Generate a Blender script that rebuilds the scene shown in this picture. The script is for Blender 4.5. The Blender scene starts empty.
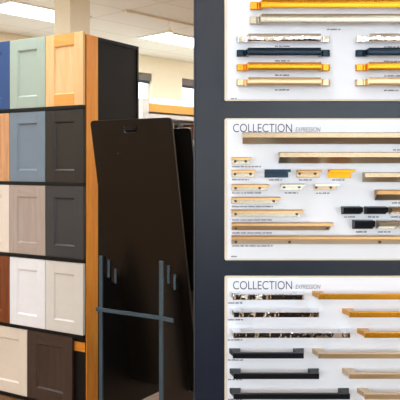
import bpy, bmesh, math, random
from mathutils import Vector, Matrix
random.seed(4)
sc = bpy.context.scene
COL = sc.collection
CAM_H = 1.45
F = 700.0
# ------------------------------------------------------------ camera
cam_d = bpy.data.cameras.new('camera'); cam = bpy.data.objects.new('camera', cam_d); COL.objects.link(cam)
cam.location = (0, 0, CAM_H); cam.rotation_euler = (math.pi/2, 0, 0)
cam_d.sensor_width = 36; cam_d.lens = F/400*36; cam_d.shift_y = -35/400
cam_d.clip_start = .05
sc.camera = cam
# ------------------------------------------------------------ world, exposure
w = bpy.data.worlds.new('world'); sc.world = w; w.use_nodes = True
bg = w.node_tree.nodes['Background']; bg.inputs[0].default_value = (.86, .93, 1, 1); bg.inputs[1].default_value = 2.4
sc.view_settings.view_transform = 'Standard'; sc.view_settings.look = 'None'
sc.view_settings.gamma = 1; sc.view_settings.use_curve_mapping = False
sc.view_settings.exposure = 0.8
sc.cycles.use_denoising = True
sc.cycles.max_bounces = 10
ROOM_A = math.radians(48); ROOM = Matrix.Rotation(ROOM_A, 4, 'Z')
CEIL = 3.0
TROFFER_E = 8.5
def area_light(name, loc, size, target_dir, power, color):
    d = bpy.data.lights.new(name, 'AREA'); d.shape = 'RECTANGLE'; d.size, d.size_y = size
    d.energy = power; d.color = color
    o = bpy.data.objects.new(name, d); COL.objects.link(o)
    o.location = ROOM @ Vector(loc)
    o.rotation_euler = (ROOM.to_3x3() @ Vector(target_dir)).to_track_quat('-Z', 'Y').to_euler()
    return o
# daylight entering by the shop windows behind and to the left of the camera
area_light('window_daylight', (-4.85, -1.6, 1.75), (3.4, 1.9), (1, 0, -.05), 62, (.84, .92, 1))
area_light('window_daylight', (-1.6, -4.35, 1.75), (4.4, 1.9), (0, 1, -.05), 14, (.84, .92, 1))

# ------------------------------------------------------------ helpers
def new_mat(name):
    m = bpy.data.materials.new(name); m.use_nodes = True
    return m, m.node_tree, m.node_tree.nodes['Principled BSDF']
def s2l(c):
    return tuple((x/255/12.92 if x/255 <= .04045 else ((x/255+.055)/1.055)**2.4) for x in c) + (1,)
def paint(name, rgb, rough=.5, metal=0, var=.04, scale=18, bump=0, stretch=(1, 1, 1), spec=.5, rough_var=0, coat=0, bump_d=.002):
    m, nt, b = new_mat(name); c = s2l(rgb)
    tc = nt.nodes.new('ShaderNodeTexCoord'); mp = nt.nodes.new('ShaderNodeMapping'); mp.inputs['Scale'].default_value = stretch
    nz = nt.nodes.new('ShaderNodeTexNoise'); nz.inputs['Scale'].default_value = scale; nz.inputs['Detail'].default_value = 4
    nt.links.new(tc.outputs['Object'], mp.inputs[0]); nt.links.new(mp.outputs[0], nz.inputs['Vector'])
    r = nt.nodes.new('ShaderNodeValToRGB'); r.color_ramp.elements[0].position = .3; r.color_ramp.elements[1].position = .7
    r.color_ramp.elements[0].color = tuple(max(0, x*(1-var)) for x in c[:3])+(1,)
    r.color_ramp.elements[1].color = tuple(min(1, x*(1+var)) for x in c[:3])+(1,)
    nt.links.new(nz.outputs['Fac'], r.inputs[0]); nt.links.new(r.outputs[0], b.inputs['Base Color'])
    b.inputs['Roughness'].default_value = rough; b.inputs['Metallic'].default_value = metal
    b.inputs['Specular IOR Level'].default_value = spec; b.inputs['Coat Weight'].default_value = coat
    if rough_var:
        mr = nt.nodes.new('ShaderNodeMapRange'); mr.inputs['To Min'].default_value = rough-rough_var; mr.inputs['To Max'].default_value = rough+rough_var
        nt.links.new(nz.outputs['Fac'], mr.inputs['Value']); nt.links.new(mr.outputs[0], b.inputs['Roughness'])
    if bump:
        bp_ = nt.nodes.new('ShaderNodeBump'); bp_.inputs['Strength'].default_value = bump; bp_.inputs['Distance'].default_value = bump_d
        nt.links.new(nz.outputs['Fac'], bp_.inputs['Height']); nt.links.new(bp_.outputs[0], b.inputs['Normal'])
    return m
def wood(name, rgb, rgb2, vertical=True, rough=.4, scale=7):
    st = (5, 5, .5) if vertical else (.5, 5, 5)
    m, nt, b = new_mat(name)
    tc = nt.nodes.new('ShaderNodeTexCoord'); mp = nt.nodes.new('ShaderNodeMapping'); mp.inputs['Scale'].default_value = st
    nz = nt.nodes.new('ShaderNodeTexNoise'); nz.inputs['Scale'].default_value = scale; nz.inputs['Detail'].default_value = 7; nz.inputs['Distortion'].default_value = .8
    nt.links.new(tc.outputs['Object'], mp.inputs[0]); nt.links.new(mp.outputs[0], nz.inputs['Vector'])
    r = nt.nodes.new('ShaderNodeValToRGB'); r.color_ramp.elements[0].position = .32; r.color_ramp.elements[1].position = .68
    r.color_ramp.elements[0].color = s2l(rgb2); r.color_ramp.elements[1].color = s2l(rgb)
    nt.links.new(nz.outputs['Fac'], r.inputs[0]); nt.links.new(r.outputs[0], b.inputs['Base Color'])
    b.inputs['Roughness'].default_value = rough
    return m
def emit(name, rgb, strength):
    m, nt, b = new_mat(name)
    b.inputs['Base Color'].default_value = (.8, .8, .8, 1)
    b.inputs['Emission Color'].default_value = s2l(rgb); b.inputs['Emission Strength'].default_value = strength
    return m

class MB:
    def __init__(s): s.v = []; s.f = []
    def box(s, x0, x1, y0, y1, z0, z1):
        n = len(s.v)
        s.v += [(x0,y0,z0),(x1,y0,z0),(x1,y1,z0),(x0,y1,z0),(x0,y0,z1),(x1,y0,z1),(x1,y1,z1),(x0,y1,z1)]
        s.f += [tuple(n+i for i in q) for q in ((0,3,2,1),(4,5,6,7),(0,1,5,4),(1,2,6,5),(2,3,7,6),(3,0,4,7))]
        return s
    def prism(s, pts, a0, a1, axis='x'):
        """polygon pts in the plane across the axis, extruded from a0 to a1"""
        n = len(s.v); k = len(pts)
        def P(p, a):
            return (a, p[0], p[1]) if axis == 'x' else ((p[0], a, p[1]) if axis == 'y' else (p[0], p[1], a))
        s.v += [P(p, a0) for p in pts]+[P(p, a1) for p in pts]
        s.f.append(tuple(n+i for i in range(k))); s.f.append(tuple(n+k+i for i in reversed(range(k))))
        for i in range(k):
            j = (i+1) % k; s.f.append((n+i, n+k+i, n+k+j, n+j))
        return s
    def cyl(s, c, r, a0, a1, axis='y', seg=20, r1=None):
        r1 = r if r1 is None else r1; n = len(s.v)
        def P(x, y, a): return (a, c[0]+x, c[1]+y) if axis == 'x' else ((c[0]+x, a, c[1]+y) if axis == 'y' else (c[0]+x, c[1]+y, a))
        for a, rr in ((a0, r), (a1, r1)):
            for i in range(seg):
                t = 2*math.pi*i/seg; s.v.append(P(rr*math.cos(t), rr*math.sin(t), a))
        s.f.append(tuple(n+i for i in range(seg))); s.f.append(tuple(n+seg+i for i in reversed(range(seg))))
        for i in range(seg):
            j = (i+1) % seg; s.f.append((n+i, n+seg+i, n+seg+j, n+j))
        return s
    def build(s, name, mat, parent=None, bevel=0, smooth=False):
        me = bpy.data.meshes.new(name); me.from_pydata(s.v, [], s.f)
        bm = bmesh.new(); bm.from_mesh(me); bmesh.ops.recalc_face_normals(bm, faces=bm.faces); bm.to_mesh(me); bm.free()
        me.materials.append(mat)
        o = bpy.data.objects.new(name, me); COL.objects.link(o)
        if parent: o.parent = parent
        if bevel:
            md = o.modifiers.new('bevel', 'BEVEL'); md.width = bevel; md.segments = 2; md.limit_method = 'ANGLE'
        if smooth:
            for p in me.polygons: p.use_smooth = True
        return o
def B(*a): return MB().box(*a)
def tag(o, label, cat, group=None):
    o['label'] = label; o['category'] = cat
    if group: o['group'] = group
    return o
def thing(name, label, cat, loc=(0,0,0), rz=0, group=None):
    o = bpy.data.objects.new(name, None); COL.objects.link(o); o.empty_display_size = .05
    o.location = loc; o.rotation_euler = (0, 0, rz)
    return tag(o, label, cat, group)
def struct(o): o['kind'] = 'structure'; return o
def copy_tree(o, parent=None):
    c = o.copy(); COL.objects.link(c)
    if parent: c.parent = parent
    for ch in list(o.children): copy_tree(ch, c)
    return c
def rounded(x0, x1, z0, z1, r, seg=6):
    pts = []
    for cx, cz, a in ((x1-r, z0+r, -90), (x1-r, z1-r, 0), (x0+r, z1-r, 90), (x0+r, z0+r, 180)):
        for i in range(seg+1):
            t = math.radians(a+90*i/seg); pts.append((cx+r*math.cos(t), cz+r*math.sin(t)))
    return pts
def outline(name, loops, thick, mat, parent=None, bevel=0):
    """outer loop and holes in x,z; thickness along +y from 0"""
    cu = bpy.data.curves.new(name, 'CURVE'); cu.dimensions = '2D'; cu.fill_mode = 'BOTH'; cu.extrude = thick/2
    for lp in loops:
        sp = cu.splines.new('POLY'); sp.points.add(len(lp)-1)
        for p, q in zip(sp.points, lp): p.co = (q[0], q[1], 0, 1)
        sp.use_cyclic_u = True
    t = bpy.data.objects.new(name+'_c', cu); COL.objects.link(t)
    bpy.context.view_layer.update()
    me = bpy.data.meshes.new_from_object(t.evaluated_get(bpy.context.evaluated_depsgraph_get()))
    bpy.data.objects.remove(t); bpy.data.curves.remove(cu)
    me.transform(Matrix.Translation((0, thick/2, 0)) @ Matrix.Rotation(math.pi/2, 4, 'X'))
    me.materials.clear(); me.materials.append(mat); me.name = name
    o = bpy.data.objects.new(name, me); COL.objects.link(o)
    if parent: o.parent = parent
    return o
def text_part(name, body, x0, x1, z0, h, y, mat, parent, shear=0, thin=0, space=1.0):
    cu = bpy.data.curves.new(name, 'FONT'); cu.body = body; cu.size = 1; cu.shear = shear; cu.offset = thin; cu.extrude = .004; cu.space_character = space
    t = bpy.data.objects.new(name+'_c', cu); COL.objects.link(t); bpy.context.view_layer.update()
    me = bpy.data.meshes.new_from_object(t.evaluated_get(bpy.context.evaluated_depsgraph_get()))
    bpy.data.objects.remove(t); bpy.data.curves.remove(cu)
    xs = [v.co.x for v in me.vertices]; ys = [v.co.y for v in me.vertices]
    sx = (x1-x0)/(max(xs)-min(xs)); sy = h/(max(ys)-min(ys)); mx = min(xs); my = min(ys)
    for v in me.vertices:
        v.co = Vector((x0+(v.co.x-mx)*sx, y-.0003+v.co.z*.05, z0+(v.co.y-my)*sy))
    me.materials.clear(); me.materials.append(mat)
    o = bpy.data.objects.new(name, me); COL.objects.link(o); o.parent = parent
    return o

# ------------------------------------------------------------ materials
M = {}
M['wall'] = paint('cream_wall', (244, 230, 202), .8, var=.015, scale=40, bump=.1)
M['white_trim'] = paint('white_trim', (235, 230, 218), .45)
M['white_metal'] = paint('white_enamel', (238, 236, 230), .35)
M['black'] = paint('black_laminate', (14, 14, 15), .42, var=.1, spec=.25)
M['side_black'] = paint('black_side_panel', (20, 18, 16), .5, var=.12, scale=6, spec=.2)
M['orange_wood'] = wood('honey_maple', (250, 168, 66), (236, 146, 42), True, .35)
M['orange_wood_h'] = wood('honey_maple_across', (226, 148, 50), (200, 118, 30), False, .35)
M['board_black'] = paint('dark_brown_black_laminate', (17, 13, 9), .3, var=.05, scale=5, spec=.4)
M['plate'] = paint('black_sheet_metal', (22, 19, 17), .36, var=.1, scale=5, spec=.35)
M['steel'] = paint('slate_blue_powder_coat', (66, 87, 101), .38, metal=.3)
M['slate'] = paint('dark_slate_laminate', (18, 27, 42), .27, var=.05, scale=9, spec=.4)
M['slate_edge'] = paint('slate_edge_band', (40, 46, 54), .3)
M['panel_white'] = paint('white_display_face', (226, 230, 238), .42, var=.008)
M['panel_cream'] = paint('cream_panel_border', (216, 206, 186), .5)
M['ink'] = paint('violet_black_ink', (62, 54, 84), .6)
M['ink_soft'] = paint('grey_ink', (84, 80, 104), .6)
M['screw'] = paint('dark_bronze_screw', (84, 68, 44), .4, metal=.8)
M['gold'] = paint('brushed_gold', (208, 146, 42), .25, metal=1, var=.05, scale=12, stretch=(.3, 1, 3))
M['champagne'] = paint('champagne_bronze', (162, 140, 114), .27, metal=1, var=.05, scale=12, stretch=(.3, 1, 3))
M['nickel'] = paint('satin_nickel', (176, 168, 152), .25, metal=1, var=.04, scale=12, stretch=(.3, 1, 3))
M['chrome'] = paint('polished_chrome', (225, 226, 230), .07, metal=1, var=.01, scale=14, bump=1, stretch=(1.1, 1, .7), bump_d=.008)
M['blue_black'] = paint('blue_black_metal', (32, 46, 58), .25, metal=.85, var=.06)
M['matte_black'] = paint('matte_black_metal', (9, 11, 17), .36, metal=.0, spec=.16)
M['brass'] = paint('honey_brass', (196, 154, 106), .28, metal=1, var=.05, scale=12, stretch=(.3, 1, 3))
M['pale_champagne'] = paint('pale_champagne', (204, 178, 142), .28, metal=1, var=.04, scale=12, stretch=(.3, 1, 3))
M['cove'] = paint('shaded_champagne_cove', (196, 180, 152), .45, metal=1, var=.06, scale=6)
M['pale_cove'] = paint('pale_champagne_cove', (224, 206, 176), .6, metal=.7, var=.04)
M['amber_gold'] = paint('amber_gold', (198, 128, 28), .27, metal=1, var=.05)
M['bronze'] = paint('warm_bronze', (168, 126, 80), .3, metal=1, var=.05)
M['troffer'] = emit('lit_diffuser', (245, 248, 255), TROFFER_E)
M['bulb'] = emit('lit_spot_bulb', (255, 238, 205), 12)
M['blind'] = paint('taupe_window_shade', (118, 108, 100), .7)
M['header_orange'] = paint('orange_header', (255, 186, 92), .5)

# floor: planks
def floor_mat():
    m, nt, b = new_mat('oak_plank_floor')
    tc = nt.nodes.new('ShaderNodeTexCoord'); br = nt.nodes.new('ShaderNodeTexBrick')
    br.inputs['Scale'].default_value = 1; br.inputs['Brick Width'].default_value = 1.2; br.inputs['Row Height'].default_value = .15
    br.inputs['Mortar Size'].default_value = .003; br.inputs['Color1'].default_value = s2l((156, 112, 68)); br.inputs['Color2'].default_value = s2l((132, 92, 52)); br.inputs['Mortar'].default_value = s2l((50, 36, 26))
    nz = nt.nodes.new('ShaderNodeTexNoise'); mp = nt.nodes.new('ShaderNodeMapping'); mp.inputs['Scale'].default_value = (1.5, 25, 1); nz.inputs['Scale'].default_value = 2; nz.inputs['Detail'].default_value = 5
    mx = nt.nodes.new('ShaderNodeMix'); mx.data_type = 'RGBA'; mx.blend_type = 'MULTIPLY'; mx.inputs['Factor'].default_value = .5
    nt.links.new(tc.outputs['Object'], br.inputs['Vector']); nt.links.new(tc.outputs['Object'], mp.inputs[0]); nt.links.new(mp.outputs[0], nz.inputs['Vector'])
    nt.links.new(br.outputs['Color'], mx.inputs['A']); nt.links.new(nz.outputs['Fac'], mx.inputs['B']); nt.links.new(mx.outputs['Result'], b.inputs['Base Color'])
    b.inputs['Roughness'].default_value = .4
    return m
def ceiling_mat():
    m, nt, b = new_mat('ceiling_tiles')
    tc = nt.nodes.new('ShaderNodeTexCoord'); br = nt.nodes.new('ShaderNodeTexBrick'); br.offset = 0
    br.inputs['Scale'].default_value = 1; br.inputs['Brick Width'].default_value = 1.03; br.inputs['Row Height'].default_value = .515
    br.inputs['Mortar Size'].default_value = .009; br.inputs['Mortar Smooth'].default_value = .3
    br.inputs['Color1'].default_value = s2l((240, 232, 216)); br.inputs['Color2'].default_value = s2l((238, 229, 212)); br.inputs['Mortar'].default_value = s2l((218, 204, 182))
    mp = nt.nodes.new('ShaderNodeMapping'); mp.inputs['Location'].default_value = (.42, .42, 0)
    nt.links.new(tc.outputs['Object'], mp.inputs[0]); nt.links.new(mp.outputs[0], br.inputs['Vector'])
    nt.links.new(br.outputs['Color'], b.inputs['Base Color']); b.inputs['Roughness'].default_value = .8
    return m
def glass_mat():
    m = bpy.data.materials.new('window_glass'); m.use_nodes = True; nt = m.node_tree; nt.nodes.clear()
    o = nt.nodes.new('ShaderNodeOutputMaterial'); mx = nt.nodes.new('ShaderNodeMixShader'); t = nt.nodes.new('ShaderNodeBsdfTransparent'); g = nt.nodes.new('ShaderNodeBsdfGlossy')
    g.inputs['Roughness'].default_value = .02; t.inputs[0].default_value = (.93, .97, .98, 1); mx.inputs[0].default_value = .06
    nt.links.new(t.outputs[0], mx.inputs[1]); nt.links.new(g.outputs[0], mx.inputs[2]); nt.links.new(mx.outputs[0], o.inputs[0])
    return m
M['glass'] = glass_mat()

# ------------------------------------------------------------ the room (local x runs along the window wall, y towards it)
def room_obj(o): o.rotation_euler = (0, 0, ROOM_A); return o
U0, U1, V0, V1 = -5.0, 11.0, -4.5, 7.19
struct(room_obj(B(U0, U1, V0, V1, -.05, 0).build('floor', floor_mat())))
struct(room_obj(B(U0, U1, V0, V1, CEIL, CEIL+.05).build('ceiling', ceiling_mat())))
def wall_with_windows(name, along, a0, a1, c0, c1, wins, z0, z1):
    mb = MB()
    def bx(p, q, zz0, zz1):
        if along == 'x': mb.box(p, q, c0, c1, zz0, zz1)
        else: mb.box(c0, c1, p, q, zz0, zz1)
    cur = a0
    for (p, q) in wins:
        bx(cur, p, 0, CEIL); bx(p, q, 0, z0); bx(p, q, z1, CEIL); cur = q
    bx(cur, a1, 0, CEIL)
    struct(room_obj(mb.build(name, M['wall'])))
BACKW = [(2.65, 3.7), (4.28, 5.33), (5.91, 6.96), (7.585, 8.63), (9.25, 10.3)]
FRONTW = [(-3.9, -1.7), (-1.5, .7)]
LEFTW = [(-3.4, -1.7), (-1.5, .2)]
wall_with_windows('wall_back', 'x', U0, U1, V1, V1+.15, BACKW, .85, 2.75)
wall_with_windows('wall_front', 'x', U0, U1, V0-.15, V0, FRONTW, .75, 2.75)
wall_with_windows('wall_left', 'y', V0, V1, U0-.15, U0, LEFTW, .75, 2.75)
struct(room_obj(B(U1, U1+.15, V0, V1, 0, CEIL).build('wall_right', M['wall'])))
n = 0
def window(along, a0, a1, c, inward, z0, z1, blind):
    global n; n += 1
    def bx(mb, p, q, d0, d1, zz0, zz1):
        d0, d1 = sorted((c+d0*inward, c+d1*inward))
        if along == 'x': mb.box(p, q, d0, d1, zz0, zz1)
        else: mb.box(d0, d1, p, q, zz0, zz1)
    f = MB(); t = .045
    for q in ((a0, a0+t, z0, z1), (a1-t, a1, z0, z1), (a0+t, a1-t, z0, z0+t), (a0+t, a1-t, z1-t, z1), ((a0+a1)/2-.02, (a0+a1)/2+.02, z0+t, z1-t)):
        bx(f, q[0], q[1], -.1, -.05, q[2], q[3])
    o = struct(room_obj(f.build('window_%d' % n, M['white_trim'])))
    g = MB(); bx(g, a0+t, a1-t, -.08, -.075, z0+t, z1-t); g.build('pane', M['glass'], o)
    s = MB(); bx(s, a0-.04, a1+.04, 0, .03, z0-.03, z0); s.build('window_sill', M['white_trim'], o, .003)
    if blind:
        h = MB(); bx(h, a0+.005, a1-.005, -.045, -.005, z1-.10, z1-.004); h.build('shade_cassette', M['blind'], o, .004)
        h = MB(); bx(h, a0+.02, a1-.02, -.03, -.022, z1-.14, z1-.10); h.build('shade', paint_dark, o)
paint_dark = paint('dark_shade_cloth', (66, 64, 70), .8)
for k, (p, q) in enumerate(BACKW): window('x', p, q, V1, -1, .85, 2.75, True)
for p, q in FRONTW: window('x', p, q, V0, 1, .75, 2.75, False)
for p, q in LEFTW: window('y', p, q, U0, 1, .75, 2.75, False)
bb = MB().box(U0, U1, V1-.015, V1, 0, .1)
struct(room_obj(bb.build('baseboard_back', M['white_trim'], None, .003)))
# column
cb = (ROOM.inverted() @ Vector((-1.17, 6.3, 0)))
struct(room_obj(B(cb.x, cb.x+.23, cb.y, cb.y+.24, 0, CEIL).build('trim_1', M['wall'], None, .004)))

# ceiling lights
proto = None
for jr, v in enumerate((5.98, 3.5, 4.6, 1.0, -2.2)):  # middle row in this list is added, out of view, to brighten the door rack
    for i in range(-4, 4):
        u = 3.72+2.09*i
        if v == 5.98 and i == -4 or v == 4.6 and i > -1: continue
        loc = ROOM @ Vector((u, v, CEIL))
        if proto is None:
            t = thing('ceiling_light', '', 'ceiling light', loc, ROOM_A)
            fr = MB()
            for q in ((0, .92, -.26, -.23), (0, .92, .23, .26), (-.03, 0, -.26, .26), (.92, .95, -.26, .26)): fr.box(*q, -.014, 0)
            fr.build('frame', M['white_metal'], t)
            B(0, .92, -.23, .23, -.008, -.001).build('diffuser', M['troffer'], t)
            proto = t
        else: t = copy_tree(proto)
        t.location = loc; t['group'] = 'recessed fluorescent ceiling lights'
        if v == 5.98 and i == 0: t['label'] = 'lit rectangular ceiling light left of the cream column'; 
        elif v == 5.98 and i == 1: t['label'] = 'lit rectangular ceiling light behind the track spotlight'
        else: t['label'] = 'lit rectangular ceiling light among the repeated and added rows of the showroom ceiling, out of the picture'
        if v == 5.98 and i in (0, 1): del t['group']
# track and spot
o = room_obj(B(4.69, 7.6, 5.215, 5.265, CEIL-.022, CEIL).build('track_rail', M['wall'], None, .003))
tag(o, 'slim beige lighting track running along the tiled ceiling', 'lighting track')
t = thing('track_spotlight', 'small cream spotlight hanging from the ceiling lighting track', 'spotlight', ROOM @ Vector((5.325, 5.24, CEIL-.022)), ROOM_A)
MB().cyl((0, 0), .008, -.06, 0, 'z').build('stem', M['white_metal'], t, smooth=False)
MB().cyl((0, 0), .045, -.125, -.06, 'z', 24, .02).build('lamp_head', M['wall'], t)
MB().cyl((0, 0), .036, -.130, -.1255, 'z', 24).build('bulb', M['bulb'], t)

# retail shelving in front of the window wall
g0u, g1u, gv = 5.97, 8.4, 6.2
t = thing('display_shelving', 'white shop shelving with orange header in front of windows', 'shelving', ROOM @ Vector((g0u, gv, 0)), ROOM_A)
L = g1u-g0u
B(-.02, L, .0, .02, 2.105, 2.205).build('header', M['header_orange'], t)
B(-.12, -.02, .0, .40, 0, 2.26).build('end_panel', M['white_metal'], t)
B(L, L+.03, .0, .40, 0, 2.215).build('end_panel', M['white_metal'], t)
B(-.02, L, .38, .40, 0, 2.215).build('back_panel', M['white_metal'], t)
for z in (.15, .55, .95, 1.35, 1.75, 2.03):
    B(-.02, L, .0, .38, z, z+(.05 if z == 2.03 else .025)).build('shelf', M['white_metal'], t)
B(-.02, L, .02, .38, 2.19, 2.215).build('top', M['white_metal'], t)
bp_proto = {}
cols = {'rust': (150, 92, 74), 'blue grey': (96, 112, 140), 'tan': (196, 172, 140), 'dark grey': (84, 82, 88)}
order = ['blue grey', 'rust', 'tan', 'dark grey', 'tan', 'rust', 'blue grey', 'tan', 'dark grey']
places = ['at the left end of', 'second from the left on', 'third from the left on', 'fourth from the left on', 'fifth from the left on', 'sixth from the left on', 'seventh from the left on', 'eighth from the left on', 'last at the right on']
u = .02
for k, cn in enumerate(order):
    wd = random.uniform(.09, .15); h = random.uniform(.16, .22)
    o = B(0, wd, 0, .2, 0, h).build('product_box', bp_proto.setdefault(cn, paint(cn.replace(' ', '_')+'_carton', cols[cn], .6)), None, .003)
    o.location = ROOM @ Vector((g0u+u, gv+.05, 1.775)); o.rotation_euler = (0, 0, ROOM_A)
    tag(o, '%s product box %s the shelf under the orange header' % (cn, places[k]), 'box', 'boxes on the white shop shelving')
    u += wd+random.uniform(.03, .09)
u = .14
for k in range(5):
    o = B(0, .075, 0, .1, 0, .075).build('white_carton', M['white_metal'], None, .004)
    o.location = ROOM @ Vector((g0u+u+k*.105, gv+.05, 2.215)); o.rotation_euler = (0, 0, ROOM_A)
    tag(o, '%s small white carton on top of the orange headed shelving' % ('leftmost', 'second', 'middle', 'fourth', 'rightmost')[k], 'box', 'white cartons on top of the shelving')

# ------------------------------------------------------------ cabinet door rack
RA = math.atan2(-.523, .852)
RK = (-.6645, 4.08, 0)
rack = thing('door_display_rack', 'tall black display rack of cabinet door samples with maple edge', 'display rack', RK, RA)
W = 1.0; T = 2.214; D = .517
B(-W, -.006, .001, .016, 0, T-.001).build('backing_panel', M['black'], rack)
B(-.006, 0, .006, .108, 0, T).build('edge_post', M['orange_wood'], rack)
B(-.02, -.006, .016, .108, 0, T-.002).build('inner_strip', M['black'], rack)
B(-.022, -.008, .108, D-.018, .0, T-.02).build('side_panel', M['side_black'], rack)
sf = MB().box(-.022, -.002, D-.018, D, 0, T).box(-.022, -.002, .108, D-.018, T-.02, T)
sf.build('side_frame', M['black'], rack, .001)
B(-W, -.022, .016, D, T-.02, T-.002).build('top_panel', M['black'], rack)
B(-W, -.022, .016, D, 0.0, .02).build('base_panel', M['black'], rack)
B(-W, -.022, D-.012, D, .02, T-.02).build('rear_panel', M['black'], rack)
B(-W-.02, -W, 0, D, 0, T).build('side_panel', M['side_black'], rack)
rows = [(1.800, 2.227), (1.348, 1.776), (.902, 1.325), (.459, .876), (.026, .435)]
for z0, z1 in rows:
    B(-W, -.006, -.024, .001, max(0, z0-.02), z0).build('ledge', M['black'], rack)
B(-.13, -.006, -.002, .001, .358, .412).build('cross_rail', M['orange_wood_h'], rack)

def door_mats(kind, a, b=None, c=None):
    if kind == 'paint': m = paint(a[0], a[1], .42, var=.02); return m, m, m
    return wood(a[0]+'_stile', a[1], a[2], True, .4), wood(a[0]+'_rail', (b or a)[1], (b or a)[2], False, .4), wood(a[0]+'_panel', (c or a)[1], (c or a)[2], True, .4)
def cabinet_door(s0, s1, row, mats, label, stile=.068, rail=.07, raised=False, dy=0, sub=.0065):
    z0, z1 = rows[row]
    t = thing('cabinet_door_sample', label, 'cabinet door', (Matrix.Translation(RK) @ Matrix.Rotation(RA, 4, 'Z')) @ Vector((-s1, -.001-dy, z0)), RA, 'cabinet door samples on the black rack')
    w_ = s1-s0; h = z1-z0; d = .02
    ms, mr, mp = mats
    B(0, stile, -d, 0, 0, h).build('stile', ms, t, .0015)
    B(w_-stile, w_, -d, 0, 0, h).build('stile', ms, t, .0015)
    B(stile, w_-stile, -d, 0, 0, rail).build('rail', mr, t, .0015)
    B(stile, w_-stile, -d, 0, h-rail, h).build('rail', mr, t, .0015)
    pn = MB(); yb = -d+sub+.004
    a, b = stile, w_-stile; c, e = rail, h-rail
    # recessed panel with a small sloped moulding around it
    i = .008
    pn.box(a, b, yb, -.002, c, e)
    pn.build('center_panel', mp, t)
    ml = MB()
    def frame_ring(o0, o1, y0, y1):
        (xa, xb, za, zb), (xc, xd, zc, zd) = o0, o1
        k = len(ml.v)
        ml.v += [(xa,y0,za),(xb,y0,za),(xb,y0,zb),(xa,y0,zb),(xc,y1,zc),(xd,y1,zc),(xd,y1,zd),(xc,y1,zd)]
        for q in range(4):
            r = (q+1) % 4; ml.f.append((k+q, k+r, k+4+r, k+4+q))
    frame_ring((a, b, c, e), (a+i, b-i, c+i, e-i), -d+.003, yb-.0002)
    if raised:
        j = .02
        frame_ring((a+j, b-j, c+j, e-j), (a+j+.02, b-j-.02, c+j+.02, e-j-.02), yb-.0002, -d+.002)
        B(a+j+.02, b-j-.02, -d+.002, yb, c+j+.02, e-j-.02).build('raised_field', mp, t)
    ml.build('moulding', mp if raised else ms, t)
    return t
C0, C1, C2 = (.004, .300), (.304, .604), (.609, .909)
mk = door_mats
cabinet_door(*C2, 0, mk('paint', ('navy_paint', (24, 68, 124))), 'navy blue cabinet door at the left end of the top row')
cabinet_door(*C1, 0, mk('paint', ('sage_paint', (160, 176, 162))), 'sage green cabinet door in the top row beside the maple door')
cabinet_door(*C0, 0, mk('wood', ('pale_maple', (238, 190, 134), (228, 176, 116)), ('x', (230, 166, 84), (220, 152, 66)), ('x', (242, 196, 142), (232, 182, 124))), 'pale maple cabinet door with orange rails in the top row')
cabinet_door(*C2, 1, mk('wood', ('knotty_maple', (214, 164, 118), (186, 130, 84))), 'light tan wood cabinet door at the left end of the second row')
cabinet_door(*C1, 1, mk('paint', ('blue_grey_paint', (112, 128, 142))), 'blue grey cabinet door left of the black brown door')
cabinet_door(*C0, 1, mk('paint', ('espresso_paint', (28, 25, 20))), 'black brown cabinet door below the pale maple door')
cabinet_door(*C2, 2, mk('paint', ('cream_paint', (226, 214, 200))), 'cream cabinet door left of the taupe one in the middle row')
cabinet_door(*C1, 2, mk('wood', ('taupe_oak', (176, 162, 152), (164, 149, 138))), 'taupe grey stained cabinet door in the middle row', sub=.004)
cabinet_door(*C0, 2, mk('paint', ('charcoal_paint', (52, 53, 56))), 'charcoal grey cabinet door in the middle row beside the maple edge')
cabinet_door(*C2, 3, mk('wood', ('cherry', (134, 68, 26), (98, 44, 14))), 'reddish brown cherry cabinet door with raised panel', raised=True)
cabinet_door(*C1, 3, mk('paint', ('bright_white_paint', (232, 233, 236))), 'bright white cabinet door beside the cherry door', sub=.004)
cabinet_door(*C0, 3, mk('paint', ('off_white_paint', (214, 210, 202))), 'off white cabinet door right of the bright white one', sub=.004)
cabinet_door(.456, .822, 4, mk('paint', ('ivory_paint', (222, 210, 194))), 'large ivory cabinet door in the bottom row', stile=.07)
cabinet_door(.088, .452, 4, mk('wood', ('dark_walnut', (68, 52, 44), (54, 40, 34))), 'large dark walnut cabinet door in the bottom row', stile=.075)

# ------------------------------------------------------------ sample board stand
SA = RA; ST = (-.522, 3.726, 0)
stand = thing('sample_board_stand', 'dark steel stand with slotted side plates holding tall black boards', 'stand', ST, SA)
GAP = .388
def bt(z, k=0): return .1286+(.936-z)*.19+.181*k      # where the leaning boards cross the plates
prof = [(0, .10), (.6, .10), (.6, .69), (bt(.77, 1)+.018, .75), (bt(.236, 1)+.018, .236), (bt(.236, 1)-.004, .236), (bt(.76, 1)-.004, .76),
        (bt(.80)+.018, .80), (bt(.236)+.018, .236), (bt(.236)-.004, .236), (bt(.82)-.004, .82), (.118, .883), (.116, .80), (.077, .82), (.075, .935), (.060, .935), (.058, .84), (.026, .86), (.025, .965), (0, .965)]
for x in (0, GAP):
    MB().prism(prof, x-.003, x+.003, 'x').build('side_plate', M['plate'], stand)
    p = B(x-.011, x+.011, -.012, 0, .0, .968).build('front_upright', M['steel'], stand, .002); p['label'] = 'slate blue upright'
    B(x-.007, x+.007, .055, .0595, .845, .938).build('tooth', M['steel'], stand, .001)
    B(x-.007, x+.007, .113, .1175, .805, .883).build('tooth', M['steel'], stand, .001)
    B(x-.011, x+.011, .575, .6, 0, .14).build('rear_foot', M['steel'], stand, .002)
cb_ = MB().prism([(-.022, -.024), (GAP+.012, -.024), (GAP+.095, -.044), (GAP+.095, -.034), (GAP+.014, -.0125), (-.022, -.0125)], .675, .694, 'z')
o = cb_.build('front_bar', M['steel'], stand, .001); o['label'] = 'slate blue cross bar bent at its right end'
B(.003, GAP-.003, .585, .597, .12, .62).build('rear_brace', M['plate'], stand)

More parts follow.
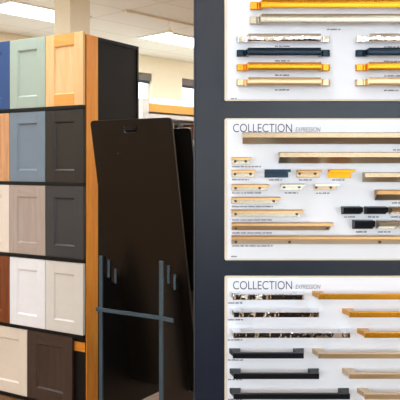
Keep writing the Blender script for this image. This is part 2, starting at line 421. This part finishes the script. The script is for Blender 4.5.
LEAN = math.atan(.19)
def sample_board(top_left, ztop, label, w_=.522, h=1.47):
    # built with its top edge at the local origin, then leaned
    hole = []
    cx, cz = w_*.5, -.052
    hole = rounded(cx-.046, cx+.046, cz-.018, cz+.018, .014)
    hl = [p for p in hole][::-1]
    o = outline('sample_board', [rounded(0, w_, -h, 0, .022), hl], .012, M['board_black'])
    o.rotation_euler = (LEAN, 0, 0)
    m = Matrix.Translation((top_left[0], top_left[1], ztop)) @ Matrix.Rotation(RA, 4, 'Z') @ Matrix.Rotation(LEAN, 4, 'X')
    o.matrix_world = m
    tag(o, label, 'sample board')
    return o
b1 = sample_board((-.589, 3.75), 1.686, 'tall black board with rounded corners and hand slot, front of the two')
MB().cyl((.165, -.178), .004, -.0015, 0, 'y', 12).build('screw', M['nickel'], b1)
sample_board((-.589+.523*.181, 3.75+.852*.181), 1.642, 'tall black board mostly hidden behind the front leaning board', h=1.425)

# ------------------------------------------------------------ hardware display board
YB = 1.5; K = YB/F
def bx_(px): return (px-200)*K
def bz_(py): return CAM_H+(165-py)*K
XL, XR = bx_(195), bx_(492)
disp = thing('hardware_display_board', 'dark slate freestanding board carrying white panels of cabinet pulls', 'display board', ((XL+XR)/2, YB+.03, 0))
ox = (XL+XR)/2; oy = YB+.03
B(XL-ox, XR-ox, -.022, .0, 0, 2.05).build('backboard', M['slate'], disp, .001)
B(XL-ox-.003, XL-ox, -.024, .001, 0, 2.05).build('edge_band', M['slate_edge'], disp, .001)
B(XR-ox, XR-ox+.003, -.024, .001, 0, 2.05).build('edge_band', M['slate_edge'], disp, .001)
B(XL-ox+.02, XR-ox-.02, 0, .35, 0, .03).build('foot', M['slate'], disp, .002)

PX1 = 462
PD = {}
def display_panel(y0, y1, label, x0=224.6):
    z1, z0 = bz_(y0), bz_(y1); xa, xb = bx_(x0), bx_(PX1)
    w_ = xb-xa; h = z1-z0; e = .006
    t = outline('display_panel', [rounded(-w_/2, w_/2, 0, h, .004)], .007, M['panel_cream'], disp)
    t.location = ((xa+xb)/2-ox, YB+.001-oy, z0); t['label'] = label
    o = outline('panel_face', [rounded(-w_/2+e, w_/2-e, e*.6, h-e*.6, .002)], .001, M['panel_white'], t); o.location = (0, -.001, 0)
    o['label'] = 'white face inside a cream border'
    PD[t.name] = ((xa+xb)/2, z0)
    return t
def caption(p, x0, x1, y, mat='ink_soft'):
    """a line of tiny unreadable print"""
    dx, dz = PD[p.name]; mb = MB(); x = x0
    while x < x1-.5:
        nl = random.choice((3, 4, 6, 8)) if x1-x0 < 18 or x > x0 else 9
        for _ in range(nl):
            wl = random.choice((.5, .65, .75)); hh = random.choice((1.15, 1.45))
            if x+wl > x1: break
            mb.box(bx_(x)-dx, bx_(x+wl)-dx, -.0013, -.0009, bz_(y+.6)-dz, bz_(y+.6-hh)-dz)
            x += wl+.22
        x += .8
    mb.build('caption', M[mat], p)
def title(p, y0, y1, ey0, ey1):
    dx, dz = PD[p.name]
    text_part('title_lettering', 'COLLECTION', bx_(233)-dx, bx_(292)-dx, bz_(y1)-dz, (y1-y0)*K, -.001, M['ink'], p, thin=-.004)
    text_part('subtitle_lettering', 'EXPRESSION', bx_(295.5)-dx, bx_(320.5)-dx, bz_(ey1)-dz, (ey1-ey0)*K, -.001, M['ink'], p, shear=.22, thin=-.006)
P1 = display_panel(-40, 100.8, 'top white panel of bridge shaped bar pulls in four finishes')
P2 = display_panel(118.3, 260.3, 'middle white panel headed COLLECTION with many edge pulls')
P3 = display_panel(276.2, 418, 'bottom white panel headed COLLECTION with square posted bar pulls')
title(P2, 123.8, 132.2, 127.4, 131.6)
title(P3, 281.0, 289.4, 284.6, 288.8)
for c in [(327, 342, .3), (327, 342, 14.7), (327, 342, 29.4), (275, 290, 46.3), (275, 290, 61), (275, 290, 75.3), (275, 290, 90), (384, 400, 47), (384, 400, 61.5), (384, 400, 76), (384, 400, 90.5), (231, 237, 98.6)]: caption(P1, *c)
for c in [(232, 261, 166.7), (232, 249, 179.7), (269, 282, 180), (299, 312, 180), (332, 345, 180), (232, 262, 193), (285, 298, 193), (316, 330, 193.2), (232, 273, 206.7), (232, 273, 220), (232, 273, 233), (232, 273, 246), (344, 356, 217), (368, 379, 217), (391, 402, 217), (356, 367, 232), (378, 391, 232), (393, 408, 150), (392, 406, 203), (231, 237, 256.6)]: caption(P2, *c)
for c in [(228, 243, 303), (228, 243, 319.8), (228, 243, 340), (228, 243, 360), (228, 243, 379.6), (228, 243, 399.6)]: caption(P3, *c)

def pull_root(name, x0, x1, ymid, label, group):
    return thing(name, label, 'cabinet pull', (bx_((x0+x1)/2), YB, bz_(ymid)), 0, group)
def bridge_pull(x0, x1, ytop, ybot, mat, label):
    """wall positions in picture pixels at the panel plane"""
    yc = (ytop+ybot)/2; t = pull_root('bar_pull', x0, x1, yc, label, 'bridge shaped pulls on the top panel')
    h = (ybot-ytop)*K; L_ = (x1-x0)*K/2
    d = .028
    for s in (-1, 1):
        # side profile in x,y: tab on the panel, neck, then riser
        pr = [(0, 0), (0, -.009), (.003, -.0115), (.014, -.0115), (.0165, -.009), (.0185, -.009), (.0215, -d), (.0275, -d), (.0275, -.015), (.0245, 0)]
        pts = [(s*(-L_+q[0]), q[1]) for q in pr]
        MB().prism(pts, -h*.43, h*.43, 'z').build('foot', mat, t, .0008)
    MB().prism([(-d+.002, -h/2), (-d+.002, h/2)]+[(-d-.003-.0013*math.cos(math.pi*q/2), q*h/2) for q in (1, .8, .6, .4, .2, 0, -.2, -.4, -.6, -.8, -1)], -L_+.0225, L_-.0225, 'x').build('bar', mat, t, .0006)
    return t
fin1 = [('chrome', 'polished chrome'), ('blue_black', 'blue black'), ('gold', 'brushed gold'), ('pale_champagne', 'champagne')]
bridge_pull(250, 420, 2.4, 11, M['gold'], 'longest brushed gold bar pull at the top of the upper panel')
bridge_pull(249.5, 420, 16.8, 25.4, M['nickel'], 'long satin nickel bar pull below the long gold one')
for (m, nm), y0 in zip(fin1, (36.2, 50.0, 64.3, 79.2)):
    bridge_pull(236.5, 329, y0, y0+7.5, M[m], 'short %s bar pull in the left stack of the upper panel' % nm)
    bridge_pull(355, 447.5, y0, y0+7.5, M[m], '%s bar pull in the stack at the right edge of the upper panel' % nm)

def edge_pull(x0, x1, y0, y1, mat, label, lip=2.6, d=.028, screws=(), group='edge pulls on the middle panel', flare=0, mat2=None, wall_in=0, cove=0):
    yc = (y0+y1)/2
    t = pull_root('edge_pull', x0, x1, yc, label, group)
    X = lambda p: bx_(p)-t.location.x
    Z = lambda p: bz_(p)-t.location.z
    B(X(x0+.4), X(x1-wall_in), -.003, 0, Z(y1), Z(y0)).build('back_plate', mat2 or mat, t, .0004)
    lt = lip*K
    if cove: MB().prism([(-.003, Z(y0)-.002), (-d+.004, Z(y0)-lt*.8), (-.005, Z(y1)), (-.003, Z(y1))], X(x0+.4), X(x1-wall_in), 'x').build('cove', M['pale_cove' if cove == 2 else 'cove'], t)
    # lip: top flange leaving the plate, turned down at the front
    MB().prism([(-.003, Z(y0)), (-d, Z(y0)), (-d-.0015, Z(y0)-.001), (-d-.0015, Z(y0)-lt), (-d+.001, Z(y0)-lt), (-d+.0015, Z(y0)-.002), (-.003, Z(y0)-.002)], X(x0), X(x1), 'x').build('lip', mat, t)
    if flare:
        for s, xx in ((1, x0), (-1, x1)):
            MB().prism([(-.003, Z(y0)-.002), (-d+.001, Z(y0)-.002), (-d+.001, Z(y0)-lt), (-.003, Z(y1))], X(xx), X(xx)+s*.0015, 'x').build('end_cap', mat2 or mat, t)
    for sx, sy in screws:
        MB().cyl((X(sx), Z(sy)), 1.35*K, -.0042-(.012 if cove else 0), -.003, 'y', 16).build('screw', M['screw'], t)
    return t
E = edge_pull
E(242, 446, 133, 144, M['champagne'], 'long champagne edge pull directly under the word COLLECTION', lip=5, cove=1)
E(278, 446, 152.3, 163.2, M['champagne'], 'second long champagne edge pull, starting above the small black one', lip=5, cove=1)
E(231, 250.6, 157.2, 164.3, M['brass'], 'smallest brass edge pull, topmost in the left column', screws=((235, 161.4), (245.8, 161.4)), mat2=M['nickel'], wall_in=1)
E(231, 255, 169.8, 177, M['brass'], 'brass edge pull second from the top in the left column', screws=((235, 174), (250.5, 174)), mat2=M['nickel'], wall_in=1)
E(231, 268, 184, 190.3, M['brass'], 'brass edge pull third from the top in the left column', screws=((235.5, 188), (259.5, 188)), mat2=M['nickel'], wall_in=1.5)
E(231, 279, 196.6, 203.8, M['brass'], 'brass edge pull fourth from the top in the left column', screws=((235.5, 201), (273.5, 201)), mat2=M['nickel'], wall_in=1.5)
E(231, 301.5, 209.2, 216.6, M['brass'], 'brass edge pull fifth from the top in the left column', screws=((235.5, 214), (296.5, 214)), mat2=M['nickel'], wall_in=1.5)
E(231, 331, 221.8, 230, M['brass'], 'brass edge pull second from the bottom in the left column', screws=((235.5, 227.6), (326, 227.6)), mat2=M['champagne'], lip=3, wall_in=2, cove=2)
E(231, 446, 234.8, 243.8, M['brass'], 'longest brass edge pull along the bottom of the middle panel', screws=((235.5, 241.3), (288.5, 241.3), (378, 241.3)), mat2=M['champagne'], lip=3, cove=2)
E(264, 289, 169.4, 177.5, M['blue_black'], 'small blue black edge pull with square plate', lip=2.4, wall_in=1)
E(296, 320, 169.8, 177.5, M['bronze'], 'small bronze edge pull between the black and gold ones', lip=2.6, screws=((299.5, 173.6), (315, 173.6)), mat2=M['champagne'], wall_in=1)
E(327.5, 352, 169.4, 178, M['amber_gold'], 'small bright gold edge pull under the second long pull', lip=2.6, wall_in=1.5)
E(280, 303, 183.6, 190, M['nickel'], 'small nickel edge pull below the small black one', lip=2.4, screws=((284, 187), (299, 187)), wall_in=1)
E(313, 337, 183.6, 190, M['white_metal'], 'small white edge pull below the bronze and gold ones', lip=2.2, screws=((316, 187.3), (330.5, 187.3)), mat2=M['champagne'], wall_in=1)
E(362, 446, 172.3, 182, M['champagne'], 'champagne edge pull at the right, under the two long pulls', lip=4.6, flare=1, cove=1)
E(374, 446, 189.6, 200, M['bronze'], 'bronze edge pull at the right, above the small cup pulls', lip=4.2, flare=1, cove=1)
def cup_pull(x0, x1, y0, y1, mat, label, mat2=None, d=.026):
    t = pull_root('cup_pull', x0, x1, (y0+y1)/2, label, 'flared cup pulls on the middle panel')
    X = lambda p: bx_(p)-t.location.x
    Z = lambda p: bz_(p)-t.location.z
    B(X(x0), X(x1-1.5), -.003, 0, Z(y1), Z(y0)).build('back_plate', mat, t, .0004)
    hz = (y1-y0)*K
    MB().prism([(-.003, Z(y0)), (-d, Z(y0)-.001), (-d-.002, Z(y0)-.003), (-d-.001, Z(y0)-hz*.62), (-d+.0015, Z(y0)-hz*.62), (-d+.0015, Z(y0)-.003), (-.003, Z(y0)-.0025)], X(x0), X(x1-1), 'x').build('hood', mat2 or mat, t)
    for s, xx in ((1, x0), (-1, x1-1)):
        MB().prism([(-.003, Z(y0)-.0025), (-d+.0014, Z(y0)-.003), (-d+.0014, Z(y0)-hz*.62), (-.003, Z(y1))], X(xx), X(xx)+s*.0015, 'x').build('end_cap', mat, t)
    return t
cup_pull(341, 361, 206.2, 214, M['matte_black'], 'matte black cup pull, leftmost of the upper row of cup pulls')
cup_pull(364, 386, 206.2, 214, M['matte_black'], 'black cup pull second from the left in the upper row, beside the champagne one', mat2=None)
cup_pull(388.5, 411, 206.2, 214, M['champagne'], 'champagne cup pull at the right edge of the upper row')
cup_pull(352, 373, 219.6, 228.8, M['matte_black'], 'black cup pull in the lower row left of the nickel one')
cup_pull(376, 397, 219.6, 228.8, M['nickel'], 'nickel cup pull in the lower row right of the black one')
cup_pull(399.7, 421, 219.6, 228.8, M['gold'], 'gold cup pull cut by the right edge in the lower row')

def post_pull(x0, x1, ypost, ybar0, mat, label, mirror_left=True):
    """ypost: picture height of the posts' top at the panel; bar is 10 mm tall"""
    t = pull_root('square_bar_pull', x0, x1, ypost+2, label, 'square bar pulls on the bottom panel')
    t['_'] = 0; del t['_']
    L_ = (x1-x0)*K/2; d = .040; zt = 2*K; zb = zt-.0112
    for s in (-1, 1):
        pr = [(-L_, 0), (-L_+.024, 0), (-L_+.021, -d+.008), (-L_+.008, -d+.008)]
        MB().prism([(s*a, b) for a, b in pr], zb+.0004, zt-.0004, 'z').build('post', mat, t, .0005)
    B(-L_+.0065, L_-.0065, -d-.002, -d+.008, zb, zt).build('bar', mat, t, .0008)
    return t
cols3 = [('chrome', 'polished chrome', (291, 308, 328)), ('matte_black', 'matte black', (348, 368, 387.7))]
lens_ = [(229, 304, 'shortest'), (229.5, 319, 'medium length'), (229.5, 349, 'longest')]
for m, nm, ys in cols3:
    for y, (a, b, ln) in zip(ys, lens_):
        post_pull(a, b, y, 0, M[m], '%s %s square bar pull in the left column of the bottom panel' % (ln, nm))
for m, nm, ys in [('gold', 'brushed gold', (290.6, 308, 328)), ('pale_champagne', 'champagne', (348, 367.8, 387.5))]:
    for y, a, ln in zip(ys, (312, 342, 357), ('upper', 'middle', 'lower')):
        post_pull(a, 446, y, 0, M[m], '%s %s square bar pull in the right column of the bottom panel' % (ln, nm))

# unseen cabinet islands, added so the chrome pulls have something dark to mirror
def island(x, y, label):
    t = thing('reflection_island', label, 'cabinet', (x, y, 0), 0, 'cabinet islands added behind the viewpoint for dark reflections')
    B(-.6, .6, -.3, .3, .08, .86).build('body', M['black'], t, .003)
    B(-.56, .56, -.26, .26, 0, .08).build('plinth', M['black'], t)
    B(-.63, .63, -.33, .33, .86, .9).build('worktop', M['panel_cream'], t, .004)
    for k in range(3):
        d = B(-.58+k*.39, -.21+k*.39, .3, .318, .12, .82).build('door', M['board_black'], t, .002)
        B(-.40+k*.39-.06, -.40+k*.39+.06, .318, .34, .74, .752).build('handle', M['gold'], d, .001)
    return t
island(-1.0, -1.9, 'black cabinet island with cream worktop added behind the viewpoint for dark reflections, the nearer one on the left')
island(.6, -2.2, 'black cabinet island with cream worktop added behind the viewpoint for dark reflections, the farther one on the right')
